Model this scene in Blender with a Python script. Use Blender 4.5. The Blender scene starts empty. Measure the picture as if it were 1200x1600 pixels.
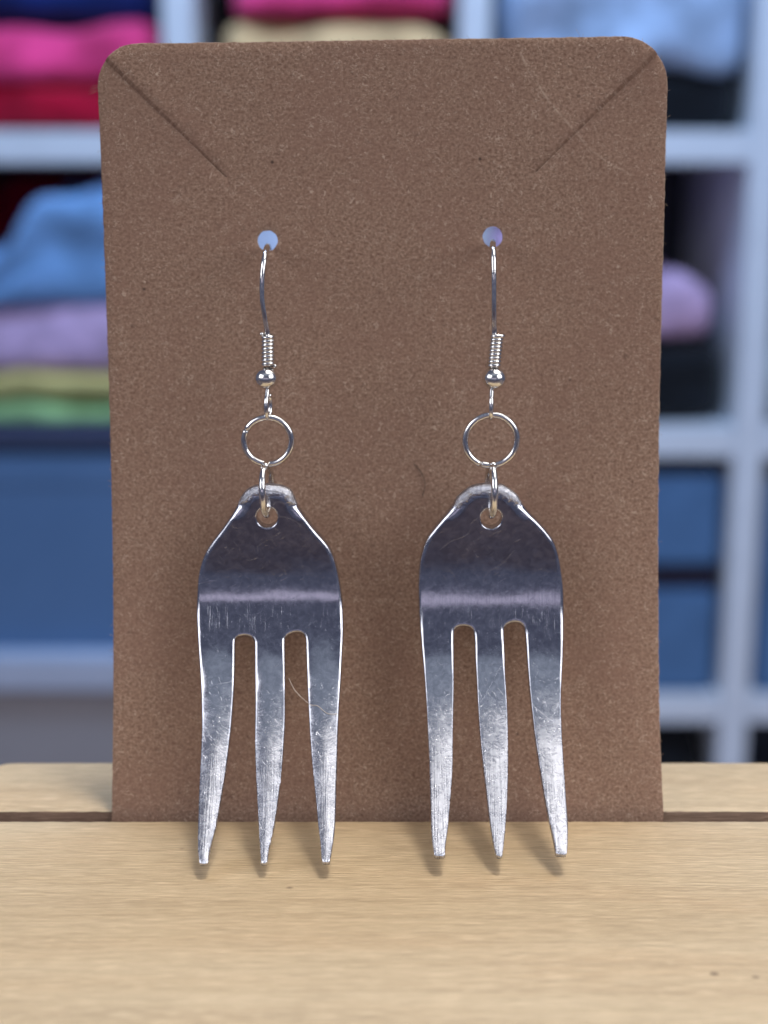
import bpy, math, random
import numpy as np
from mathutils import Vector, noise
from mathutils.geometry import delaunay_2d_cdt

random.seed(7)
scene = bpy.context.scene
col = scene.collection
MM = 0.001
DECK = 0.9                      # height of the wooden block's top above the floor, metres
# local "stand" frame, millimetres: x right, y away from the viewer, z up; origin = where the card leaves the block
def W(x, y, z): return Vector((x * MM, y * MM, DECK + z * MM))

# ------------------------------------------------------------------ camera
cam_d = bpy.data.cameras.new('camera'); cam = bpy.data.objects.new('camera', cam_d); col.objects.link(cam)
cam.location = W(0, -151.2, 69.0)
cam.rotation_euler = (math.radians(90 - 13), 0, 0)
cam_d.sensor_fit = 'VERTICAL'; cam_d.sensor_height = 36; cam_d.sensor_width = 27
cam_d.lens = 52.0
cam_d.clip_start = 0.005; cam_d.clip_end = 50
cam_d.dof.use_dof = True; cam_d.dof.focus_distance = 0.151; cam_d.dof.aperture_fstop = 18.5
scene.camera = cam

# ------------------------------------------------------------------ world and lamps (indoors)
world = bpy.data.worlds.new('World'); scene.world = world; world.use_nodes = True
bg = world.node_tree.nodes['Background']; bg.inputs[0].default_value = (0.60, 0.66, 1.0, 1); bg.inputs[1].default_value = 0.155

def area(name, loc, target, sx, sy, power, color, spread=180):
    d = bpy.data.lights.new(name, 'AREA'); d.shape = 'RECTANGLE'; d.size = sx; d.size_y = sy
    d.energy = power; d.color = color; d.spread = math.radians(spread)
    o = bpy.data.objects.new(name, d); col.objects.link(o); o.location = loc
    o.rotation_euler = (Vector(target) - Vector(loc)).to_track_quat('-Z', 'Y').to_euler()
    return o
area('ceiling_lamp', (1.08, -0.21, 2.35), (1.08, -0.21, 0.9), 2.2, 1.12, 10.5, (1.0, 0.96, 0.91), 105)
area('tip_shadow_lamp', (0.22, 0.06, 2.35), (0.0, 0.0, 0.9), 0.20, 0.20, 0.75, (1.0, 0.95, 0.88), 50)  # added compact lamp that sharpens the shadows under the fork tips
area('tine_fill', (0.3, -1.28, 2.35), (0.3, -1.28, 0.9), 2.4, 0.85, 1.6, (0.78, 0.89, 1.0))  # added dim lamp, stands in for the unseen ceiling mirrored in the tines
area('side_lamp', (1.45, -1.1, 1.75), (0.0, 0.0, 0.93), 1.4, 1.0, 3.0, (0.97, 0.96, 1.0), 62)
area('side_lamp', (-1.5, -1.1, 1.75), (0.0, 0.0, 0.93), 1.4, 1.0, 2.4, (0.95, 0.95, 1.0), 62)
area('window_light', (-0.2, -2.1, 1.08), (0.0, 0.0, 0.95), 2.0, 0.26, 1.0, (0.90, 0.80, 1.0))
area('shelf_lamp', (0.1, 0.75, 2.35), (0.0, 1.75, 0.75), 1.6, 0.35, 36, (0.47, 0.67, 1.0))

vs = scene.view_settings
vs.view_transform = 'Standard'; vs.look = 'None'; vs.exposure = 0.0; vs.gamma = 1.0; vs.use_curve_mapping = False
scene.cycles.use_denoising = True
scene.cycles.max_bounces = 8

# ------------------------------------------------------------------ helpers
def mesh_obj(name, verts, faces, mat, parent=None, loc=(0, 0, 0), smooth=True, uvs=None, mats=None, fmat=None, attrs=None, kind=None):
    me = bpy.data.meshes.new(name)
    me.from_pydata([tuple(v) for v in verts], [], faces)
    me.validate(clean_customdata=False)
    if uvs is not None:
        lay = me.uv_layers.new(name='UVMap')
        idx = np.empty(len(me.loops), dtype=np.int32); me.loops.foreach_get('vertex_index', idx)
        lay.data.foreach_set('uv', np.asarray(uvs, dtype=np.float32)[idx].ravel())
    for k, v in (attrs or {}).items():
        a = me.attributes.new(k, 'FLOAT', 'POINT'); a.data.foreach_set('value', np.asarray(v, dtype=np.float32))
    me.polygons.foreach_set('use_smooth', [smooth] * len(me.polygons))
    for m in (mats or [mat]): me.materials.append(m)
    if fmat is not None: me.polygons.foreach_set('material_index', np.asarray(fmat, dtype=np.int32))
    me.update()
    o = bpy.data.objects.new(name, me); col.objects.link(o); o.location = loc
    if parent: o.parent = parent
    if kind: o['kind'] = kind
    return o
def tag(o, label, cat, group=None):
    o['label'] = label; o['category'] = cat
    if group: o['group'] = group
    return o
def empty(name, loc):
    o = bpy.data.objects.new(name, None); col.objects.link(o); o.location = loc; o.empty_display_size = 0.01
    return o

# ---- node helpers
class NT:
    def __init__(s, name):
        s.m = bpy.data.materials.new(name); s.m.use_nodes = True
        s.t = s.m.node_tree; s.n = s.t.nodes; s.b = s.n['Principled BSDF']
    def node(s, ty, **k):
        n = s.n.new(ty)
        for a, v in k.items(): setattr(n, a, v)
        return n
    def link(s, a, b): s.t.links.new(a, b)
    def val(s, sock, v):
        if isinstance(v, bpy.types.NodeSocket): s.link(v, sock)
        else: sock.default_value = v
    def math(s, op, a, b=0.0, c=0.0, clamp=False):
        n = s.node('ShaderNodeMath', operation=op, use_clamp=clamp)
        s.val(n.inputs[0], a); s.val(n.inputs[1], b)
        if op in ('MULTIPLY_ADD', 'SMOOTH_MIN', 'COMPARE'): s.val(n.inputs[2], c)
        return n.outputs[0]
    def uv(s): return s.node('ShaderNodeTexCoord').outputs['UV']
    def obj(s): return s.node('ShaderNodeTexCoord').outputs['Object']
    def map(s, vec, loc=(0, 0, 0), rot=(0, 0, 0), scale=(1, 1, 1)):
        n = s.node('ShaderNodeMapping'); s.link(vec, n.inputs[0])
        n.inputs[1].default_value = loc; n.inputs[2].default_value = rot; n.inputs[3].default_value = scale
        return n.outputs[0]
    def noise(s, vec, scale, detail=2, rough=.5, dist=0.0):
        n = s.node('ShaderNodeTexNoise'); s.link(vec, n.inputs['Vector'])
        n.inputs['Scale'].default_value = scale; n.inputs['Detail'].default_value = detail
        n.inputs['Roughness'].default_value = rough; n.inputs['Distortion'].default_value = dist
        return n.outputs[0]
    def ramp(s, x, lo, hi, a=0.0, b=1.0):
        n = s.node('ShaderNodeMapRange', interpolation_type='SMOOTHSTEP'); s.link(x, n.inputs[0])
        n.inputs[1].default_value = lo; n.inputs[2].default_value = hi; n.inputs[3].default_value = a; n.inputs[4].default_value = b
        return n.outputs[0]
    def mix(s, fac, a, b, blend='MIX'):
        n = s.node('ShaderNodeMix', data_type='RGBA', blend_type=blend)
        s.val(n.inputs[0], fac)
        for sock, v in ((n.inputs[6], a), (n.inputs[7], b)):
            if isinstance(v, bpy.types.NodeSocket): s.link(v, sock)
            else: sock.default_value = (*v, 1) if len(v) == 3 else v
        return n.outputs[2]
    def fibres(s, vec, scale, width, cover, dist=0.6):
        """thin curly lines: the zero contour of a noise, broken up by a second noise"""
        n = s.noise(vec, scale, 1, .5, dist)
        line = s.ramp(s.math('ABSOLUTE', s.math('SUBTRACT', n, .5)), 0.0, width, 1.0, 0.0)
        gate = s.ramp(s.noise(s.map(vec, (17.3, 4.1, 9.7)), scale * .9, 1), cover, cover + .08)
        return s.math('MULTIPLY', line, gate)
    def bump(s, h, strength, dist, normal=None):
        n = s.node('ShaderNodeBump'); n.inputs['Strength'].default_value = strength; n.inputs['Distance'].default_value = dist
        s.link(h, n.inputs['Height'])
        if normal is not None: s.link(normal, n.inputs['Normal'])
        return n.outputs[0]

# ------------------------------------------------------------------ materials
def mat_kraft(edge=False):
    t = NT('kraft_edge' if edge else 'kraft_board'); b = t.b
    b.inputs['Roughness'].default_value = .82; b.inputs['Specular IOR Level'].default_value = .25
    uv = t.uv() if not edge else t.map(t.obj(), scale=(1000, 1000, 1000))
    fine = t.noise(uv, 3.2, 4, .65)
    broad = t.noise(uv, .09, 3, .55)
    grain = t.noise(t.map(uv, rot=(0, 0, .5), scale=(1, 3.2, 1)), 2.2, 3, .6)
    if edge:
        c = t.mix(fine, (.27, .185, .125), (.50, .38, .27))
        t.link(c, b.inputs['Base Color']); t.link(t.bump(fine, .5, .0001), b.inputs['Normal'])
        return t.m
    c = t.mix(t.ramp(fine, .34, .66), (.135, .072, .046), (.31, .20, .140))
    c = t.mix(t.ramp(grain, .35, .7, 0, .45), c, (.33, .215, .155))
    c = t.mix(t.ramp(broad, .35, .7, 0, .5), c, (.23, .132, .094))
    f1 = t.fibres(uv, 1.1, .018, .50, 1.2)
    f2 = t.fibres(t.map(uv, (31, 7, 3), (0, 0, 1.1), (1, 1.6, 1)), 1.7, .022, .48, .8)
    f3 = t.fibres(t.map(uv, (3, 57, 1), (0, 0, -.7), (1.5, 1, 1)), .55, .009, .55, 1.5)
    f = t.math('MAXIMUM', t.math('MAXIMUM', f1, f2), f3)
    c = t.mix(t.math('MULTIPLY', f, .66), c, (.54, .41, .31))
    dk = t.fibres(t.map(uv, (91, 27, 3), (0, 0, .3)), .9, .014, .56, 1.0)
    c = t.mix(t.math('MULTIPLY', dk, .55), c, (.075, .04, .028))
    # worn crease across the upper right corner (scuffed paler fibres), and the painted lit slit lips
    cr = t.node('ShaderNodeAttribute', attribute_name='crease').outputs['Fac']
    scuff = t.ramp(t.noise(uv, .8, 3, .7), .36, .56)
    c = t.mix(t.math('MULTIPLY', t.math('MULTIPLY', cr, scuff), .55), c, (.52, .40, .30))
    # a few dark specks
    v = t.node('ShaderNodeTexVoronoi'); t.link(uv, v.inputs['Vector']); v.inputs['Scale'].default_value = .13
    c = t.mix(t.ramp(v.outputs['Distance'], .012, .035, .8, 0), c, (.03, .018, .014))
    t.link(c, b.inputs['Base Color'])
    h = t.math('ADD', t.math('MULTIPLY', f, .7), t.math('MULTIPLY_ADD', fine, .6, t.math('MULTIPLY', grain, .5)))
    t.link(t.bump(h, .45, .00012), b.inputs['Normal'])
    return t.m

def mat_wood(name, light, dark, tone):
    t = NT(name); b = t.b
    o = t.map(t.obj(), scale=(1000, 1000, 1000))
    wob = t.noise(t.map(o, scale=(.02, .12, .12)), 1.0, 2, .5)
    rings = t.noise(t.map(o, (3, 1, 5), scale=(.010, .16, .16)), 1.0, 4, .55, .4)
    streak = t.noise(t.map(o, scale=(.11, 2.6, 2.6)), 1.0, 4, .6)
    pore = t.noise(t.map(o, (7, 3, 1), scale=(.30, 7.0, 7.0)), 1.0, 3, .6)
    mott = t.noise(t.map(o, (5, 9, 2), scale=(.30, 3.0, 3.0)), 1.0, 5, .68)
    c = t.mix(t.ramp(rings, .32, .68), dark, light)
    c = t.mix(t.ramp(wob, .42, .70, 0, .75), c, tone)
    gl = t.noise(t.map(o, (2, 8, 4), scale=(.013, .62, .62)), 1.0, 3, .55, .3)
    c = t.mix(t.ramp(gl, .50, .64, 0, .34), c, tuple(x * .66 for x in tone))
    c = t.mix(t.ramp(streak, .35, .7, 0, .48), c, tuple(x * .68 for x in dark))
    c = t.mix(t.ramp(mott, .36, .60, .42, 0), c, tuple(x * .72 for x in dark))
    c = t.mix(t.ramp(pore, .48, .66, 0, .6), c, tuple(min(1, x * 1.22) for x in light))
    v = t.node('ShaderNodeTexVoronoi'); t.link(t.map(o, scale=(.10, .14, .14)), v.inputs['Vector']); v.inputs['Scale'].default_value = 1.0
    c = t.mix(t.ramp(v.outputs['Distance'], .025, .06, .75, 0), c, (.10, .055, .03))
    t.link(c, b.inputs['Base Color'])
    b.inputs['Roughness'].default_value = .52; b.inputs['Specular IOR Level'].default_value = .35
    h = t.math('ADD', t.math('MULTIPLY', streak, .6), t.math('MULTIPLY_ADD', pore, .5, t.math('MULTIPLY', mott, .6)))
    t.link(t.bump(h, .7, .0004), b.inputs['Normal'])
    return t.m

def mat_fork(name, seed, wear):
    t = NT(name); b = t.b
    b.inputs['Metallic'].default_value = 1.0
    uv = t.map(t.uv(), (seed * 13.1, seed * 7.7, seed))
    s = t.node('ShaderNodeAttribute', attribute_name='along').outputs['Fac']
    filed = t.node('ShaderNodeAttribute', attribute_name='filed').outputs['Fac']
    brush = t.noise(t.map(uv, scale=(6.0, .10, 1)), 1.0, 3, .6)
    band = t.math('MULTIPLY', t.ramp(s, 9.0, 12.5), t.ramp(s, 14.0, 19, 1, 0))
    mott = t.noise(uv, 1.3, 5, .68, .6)
    fine = t.noise(uv, 3.6, 4, .62, .8)
    tine = t.ramp(s, 20, 28)
    def dashes(rot, off, lo):
        return t.ramp(t.noise(t.map(t.map(uv, rot=(0, 0, rot)), (off, off * 1.7, 0), scale=(.55, 7.0, 1)), 1.0, 2, .5), lo, lo + .05)
    scr = t.math('MAXIMUM', dashes(.5, 3, .69), t.math('MAXIMUM', dashes(-.9, 31, .70), dashes(1.9, 77, .69)))
    scr2 = t.fibres(t.map(uv, (40, 3, 0)), .16, .0012, .50, .6)
    pits = t.ramp(t.noise(t.map(uv, (9, 77, 4)), 4.2, 1), .70, .76)
    scratch = t.math('MULTIPLY', t.math('MAXIMUM', scr, scr2), t.math('MULTIPLY_ADD', tine, .36, .07))
    c = t.mix(t.ramp(mott, .3, .7), (.48, .49, .54), (.64, .65, .70))
    c = t.mix(t.math('MULTIPLY', pits, .35), c, (.85, .85, .9))
    t.link(c, b.inputs['Base Color'])
    r = t.math('MULTIPLY_ADD', t.ramp(mott, .3, .75), t.math('MULTIPLY_ADD', tine, .05, .06), .13)
    r = t.math('MULTIPLY_ADD', tine, .07 + .05 * wear, r)
    r = t.math('MULTIPLY_ADD', filed, .22, r)
    r = t.math('MULTIPLY_ADD', scratch, .15, r, clamp=True)
    t.link(r, b.inputs['Roughness'])
    h = t.math('MULTIPLY', brush, t.math('MULTIPLY_ADD', band, .6, t.math('MULTIPLY_ADD', t.ramp(s, 27, 33), 1.6, .10)))
    h = t.math('MULTIPLY_ADD', mott, t.math('MULTIPLY_ADD', tine, .10, .05), h)
    h = t.math('MULTIPLY_ADD', scratch, .8, h)
    h = t.math('MULTIPLY_ADD', t.math('MULTIPLY', pits, t.math('MULTIPLY_ADD', tine, .8, .2)), .2, h)
    h = t.math('MULTIPLY_ADD', fine, t.math('MULTIPLY_ADD', filed, 4.5, t.math('MULTIPLY_ADD', tine, .34, .03)), h)
    t.link(t.bump(h, .5, .00010), b.inputs['Normal'])
    return t.m

def mat_metal(name, color, rough):
    t = NT(name); b = t.b
    b.inputs['Metallic'].default_value = 1.0
    o = t.map(t.obj(), scale=(1000, 1000, 1000))
    n = t.noise(o, 2.0, 3, .6)
    t.link(t.mix(n, tuple(x * .88 for x in color), color), b.inputs['Base Color'])
    t.link(t.ramp(n, .3, .7, rough * .7, rough * 1.4), b.inputs['Roughness'])
    t.link(t.bump(n, .25, .00004), b.inputs['Normal'])
    return t.m

def mat_fabric(name, c, var=.35):
    t = NT(name); b = t.b
    o = t.obj()
    n = t.noise(o, 22, 4, .6)
    w = t.noise(t.map(o, scale=(900, 900, 300)), 1.0, 2, .5)
    cc = t.mix(t.ramp(n, .3, .7, 0, 1), tuple(x * (1 - var) for x in c), tuple(min(1, x * (1 + var * .4)) for x in c))
    t.link(cc, b.inputs['Base Color'])
    b.inputs['Roughness'].default_value = .9; b.inputs['Specular IOR Level'].default_value = .15
    b.inputs['Sheen Weight'].default_value = .15
    t.link(t.bump(t.math('ADD', n, t.math('MULTIPLY', w, .1)), .4, .004), b.inputs['Normal'])
    return t.m
def mat_plain(name, c, rough=.5, scale=30):
    t = NT(name); b = t.b
    n = t.noise(t.obj(), scale, 4, .6)
    t.link(t.mix(n, tuple(x * .9 for x in c), tuple(min(1, x * 1.06) for x in c)), b.inputs['Base Color'])
    t.link(t.ramp(n, .3, .7, rough * .85, rough * 1.15), b.inputs['Roughness'])
    return t.m

M_KRAFT = mat_kraft(); M_KRAFT_EDGE = mat_kraft(True)
M_PINE = mat_wood('pale_pine', (.585, .445, .275), (.49, .36, .21), (.52, .36, .205))
M_SLOT = mat_wood('dark_slot_pine', (.27, .18, .125), (.20, .125, .085), (.23, .14, .10))  # darker pine for the slot's walls and floor
M_TABLE = mat_wood('dark_table_wood', (.12, .085, .075), (.09, .06, .055), (.10, .07, .06))
M_FORK = [mat_fork('worn_fork_steel', 1, .0), mat_fork('scuffed_fork_steel', 2, .6)]
M_SILVER = mat_metal('silver_wire', (.86, .85, .83), .16)
M_SHELF = mat_plain('white_shelf_laminate', (.72, .77, .83), .45)
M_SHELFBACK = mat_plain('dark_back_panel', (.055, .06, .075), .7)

# ------------------------------------------------------------------ the place: floor and table
def box(x0, x1, y0, y1, z0, z1, bev=0.0):
    """rounded box: verts/faces in metres"""
    import bmesh
    bm = bmesh.new(); bmesh.ops.create_cube(bm, size=1)
    for v in bm.verts:
        v.co = Vector(((x0 + x1) / 2 + v.co.x * (x1 - x0), (y0 + y1) / 2 + v.co.y * (y1 - y0), (z0 + z1) / 2 + v.co.z * (z1 - z0)))
    if bev: bmesh.ops.bevel(bm, geom=bm.edges[:], offset=bev, segments=2, affect='EDGES')
    bm.verts.index_update()
    V = [v.co.copy() for v in bm.verts]; F = [[v.index for v in f.verts] for f in bm.faces]; bm.free()
    return V, F
def box_obj(name, dims, mat, parent=None, bev=0.0, origin=None, kind=None):
    x0, x1, y0, y1, z0, z1 = dims
    o = origin or ((x0 + x1) / 2, (y0 + y1) / 2, z0)
    V, F = box(x0 - o[0], x1 - o[0], y0 - o[1], y1 - o[1], z0 - o[2], z1 - o[2], bev)
    loc = o
    if parent: loc = Vector(o) - parent.location
    return mesh_obj(name, V, F, mat, parent, loc, smooth=False, kind=kind)

floor = box_obj('floor', (-4, 4, -3.2, 4, -.05, 0), mat_plain('grey_floor', (.46, .35, .34), .7, 6)); floor['kind'] = 'structure'
BT = 22.0                       # thickness of the wooden block, mm
tb = empty('display_table', (0.02, -0.035, 0))
tz = DECK - BT * MM
box_obj('table_top', (-.30, .34, -.10, .03, tz - .03, tz), M_TABLE, tb, .003)
for lx in (-.27, .31):
    for ly in (-.07, .0):
        box_obj('leg', (lx - .02, lx + .02, ly - .02, ly + .02, 0, tz - .0305), M_TABLE, tb, .003)
tag(tb, 'dark wooden table under the pale wooden slotted block', 'table')

# ------------------------------------------------------------------ slotted wooden block
def make_block():
    YF, YB, S0, S1, SD = -46.0, 14.6, -2.0, 0.62, -6.0
    X0, X1, R = -46.6, 63.0, 3.4
    e = .35
    def arris(cx, cz, ax, bx):       # small rounded edge, ax/bx unit dirs along the two faces away from the corner
        return [(cx + ax[0] * e, cz + ax[1] * e), (cx + (ax[0] + bx[0]) * e * .3, cz + (ax[1] + bx[1]) * e * .3), (cx + bx[0] * e, cz + bx[1] * e)]
    prof = [(YF, -BT)] + arris(YF, 0, (0, -1), (1, 0))
    ny = 22
    prof += [(YF + e + (S0 - YF - 2 * e) * k / ny, 0) for k in range(1, ny)]
    sf = len(prof)
    es = .12
    prof += [(S0 - es, 0), (S0 - es * .3, -es * .3), (S0, -es)]
    prof += [(S0, SD), (S1, SD)]
    sr = len(prof)
    prof += [(S1, -es * 2), (S1 + es * .5, -es * .5), (S1 + es * 2, 0)]
    nb = 6
    prof += [(S1 + es * 2 + (YB - e - S1 - es * 2) * k / nb, 0) for k in range(1, nb)]
    prof += arris(YB, 0, (-1, 0), (0, -1)) + [(YB, -BT)]
    xs = [X0 + R * (1 - math.cos(math.pi / 2 * k / 8)) for k in range(9)]
    xs += list(np.arange(X0 + R + .8, X1 - R - .4, .8)) + [X1 - R * (1 - math.cos(math.pi / 2 * k / 8)) for k in range(8, -1, -1)]
    V = []; n = len(prof)
    for x in xs:
        dx = min(x - X0, X1 - x)
        ins = 0 if dx >= R else R - math.sqrt(max(0, R * R - (R - dx) ** 2))
        for i, (y, z) in enumerate(prof):
            yy = min(max(y, YF + ins), YB - ins)
            q = noise.noise(Vector((x * .9, i * 1.7, 3))) ; q2 = noise.noise(Vector((x * 3.1, i * .2, 9)))
            if sf <= i < sf + 3: yy += .05 * q + .05 * q2; zz = z + .03 * q2
            elif sr <= i < sr + 3: yy += .09 * q + .07 * q2; zz = z + .05 * q
            elif z == 0: zz = z + .02 * noise.noise(Vector((x * .15, y * .5, 1)))
            else: zz = z
            V.append((x * MM, yy * MM, zz * MM))
    F = []
    for j in range(len(xs) - 1):
        for i in range(n):
            k = (i + 1) % n
            F.append((j * n + i, (j + 1) * n + i, (j + 1) * n + k, j * n + k))
    F.append(tuple(range(n))); F.append(tuple((len(xs) - 1) * n + i for i in reversed(range(n))))
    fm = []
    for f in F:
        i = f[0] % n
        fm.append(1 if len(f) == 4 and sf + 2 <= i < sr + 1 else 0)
    o = mesh_obj('slotted_block', V, F, None, None, W(0, 0, 0), smooth=True, mats=[M_PINE, M_SLOT], fmat=fm)
    # sharp where the profile really turns
    import bmesh
    bm = bmesh.new(); bm.from_mesh(o.data); bmesh.ops.recalc_face_normals(bm, faces=bm.faces)
    for ed in bm.edges:
        if len(ed.link_faces) == 2 and ed.calc_face_angle(0) > .9: ed.smooth = False
    bm.to_mesh(o.data); bm.free()
    return o
tag(make_block(), 'pale pine block with a narrow slot holding the brown card upright', 'wooden block')

# ------------------------------------------------------------------ 2D outline -> plate
def seg_dist(P, A, B):
    """min distance of points P (n,2) to segments A->B (m,2)"""
    out = np.full(len(P), 1e9)
    for c in range(0, len(P), 4000):
        p = P[c:c + 4000, None, :]; ab = (B - A)[None]; t = ((p - A[None]) * ab).sum(-1) / np.maximum((ab ** 2).sum(-1), 1e-12)
        t = np.clip(t, 0, 1)[..., None]; d = np.linalg.norm(p - (A[None] + t * ab), axis=-1)
        out[c:c + 4000] = d.min(1)
    return out
def inside(P, loop):
    x, y = P[:, 0], P[:, 1]; r = np.zeros(len(P), bool); n = len(loop)
    for i in range(n):
        x0, y0 = loop[i]; x1, y1 = loop[(i + 1) % n]
        c = ((y0 > y) != (y1 > y))
        with np.errstate(divide='ignore', invalid='ignore'):
            r ^= c & (x < (x1 - x0) * (y - y0) / (y1 - y0) + x0)
    return r
def resample(loop, step, smooth=0):
    P = np.asarray(loop, float); n = len(P)
    if smooth:                                     # closed Catmull-Rom
        Q = []
        for i in range(n):
            p0, p1, p2, p3 = P[i - 1], P[i], P[(i + 1) % n], P[(i + 2) % n]
            for k in range(smooth):
                t = k / smooth
                Q.append(.5 * ((2 * p1) + (-p0 + p2) * t + (2 * p0 - 5 * p1 + 4 * p2 - p3) * t * t + (-p0 + 3 * p1 - 3 * p2 + p3) * t ** 3))
        P = np.array(Q)
    P2 = np.vstack([P, P[:1]]); L = np.r_[0, np.cumsum(np.linalg.norm(np.diff(P2, axis=0), axis=1))]
    m = max(8, int(round(L[-1] / step))); s = np.linspace(0, L[-1], m, endpoint=False)
    return np.c_[np.interp(s, L, P2[:, 0]), np.interp(s, L, P2[:, 1])]
def circle(cx, cy, r, n=40): return np.array([(cx + r * math.cos(2 * math.pi * k / n), cy + r * math.sin(2 * math.pi * k / n)) for k in range(n)])

def triangulate(loops, rings, grid, extra=None):
    """loops[0] outer, others holes. returns pts, tris, ids of loop points, distance of each point to the rim"""
    A = np.vstack(loops); B = np.vstack([np.roll(l, -1, axis=0) for l in loops])
    pts = [A]; ctr = A
    for d in rings:
        for li, l in enumerate(loops):
            tg = np.roll(l, -1, axis=0) - np.roll(l, 1, axis=0); tg /= np.maximum(np.linalg.norm(tg, axis=1), 1e-9)[:, None]
            nn = np.c_[-tg[:, 1], tg[:, 0]]
            for sg in (1, -1):
                q = l + nn * d * sg
                ok = inside(q, loops[0])
                for h in loops[1:]: ok &= ~inside(q, h)
                q = q[ok]
                if len(q): pts.append(q[seg_dist(q, A, B) > d * .93])
    lo = loops[0].min(0); hi = loops[0].max(0); g = []
    j = 0; y = lo[1]
    while y < hi[1]:
        x = lo[0] + (grid / 2 if j % 2 else 0)
        xs = np.arange(x, hi[0], grid); g.append(np.c_[xs, np.full(len(xs), y)]); y += grid * .866; j += 1
    g = np.vstack(g) + np.random.RandomState(3).uniform(-.1, .1, (sum(len(k) for k in g), 2)) * grid
    ok = inside(g, loops[0])
    for h in loops[1:]: ok &= ~inside(g, h)
    g = g[ok]; g = g[seg_dist(g, A, B) > (max(rings) if rings else 0) + grid * .45]
    if extra is not None:
        g = g[seg_dist(g, extra[1], extra[2]) > .7]; pts.append(extra[0])
    P = np.vstack(pts + [g])
    E = []; o = 0
    for l in loops:
        n = len(l); E += [(o + i, o + (i + 1) % n) for i in range(n)]; o += n
    vo, eo, fo, ov, oe, of = delaunay_2d_cdt([Vector(p) for p in P], E, [], 0, 1e-6)
    Q = np.array([(v.x, v.y) for v in vo])
    T = np.array([f for f in fo if len(f) == 3])
    cen = Q[T].mean(1); k = inside(cen, loops[0])
    for h in loops[1:]: k &= ~inside(cen, h)
    T = T[k]
    used = np.unique(T); remap = -np.ones(len(Q), int); remap[used] = np.arange(len(used)); Q = Q[used]; T = remap[T]
    # consistent winding
    a = Q[T[:, 1]] - Q[T[:, 0]]; b = Q[T[:, 2]] - Q[T[:, 0]]
    flip = (a[:, 0] * b[:, 1] - a[:, 1] * b[:, 0]) < 0; T[flip] = T[flip][:, ::-1]
    D = seg_dist(Q, A, B)
    return Q, T, D
def boundary(T):
    cnt = {}
    for t in T:
        for i in range(3):
            a, b = int(t[i]), int(t[(i + 1) % 3]); cnt[(a, b)] = 1
    return [(a, b) for (a, b) in cnt if (b, a) not in cnt]

def spline(P, n=8):
    P = [np.array(p, float) for p in P]; Q = []
    P = [2 * P[0] - P[1]] + P + [2 * P[-1] - P[-2]]
    for i in range(1, len(P) - 2):
        p0, p1, p2, p3 = P[i - 1:i + 3]
        for k in range(n):
            t = k / n
            Q.append(.5 * ((2 * p1) + (-p0 + p2) * t + (2 * p0 - 5 * p1 + 4 * p2 - p3) * t * t + (-p0 + 3 * p1 - 3 * p2 + p3) * t ** 3))
    Q.append(P[-2]); return Q

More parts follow.
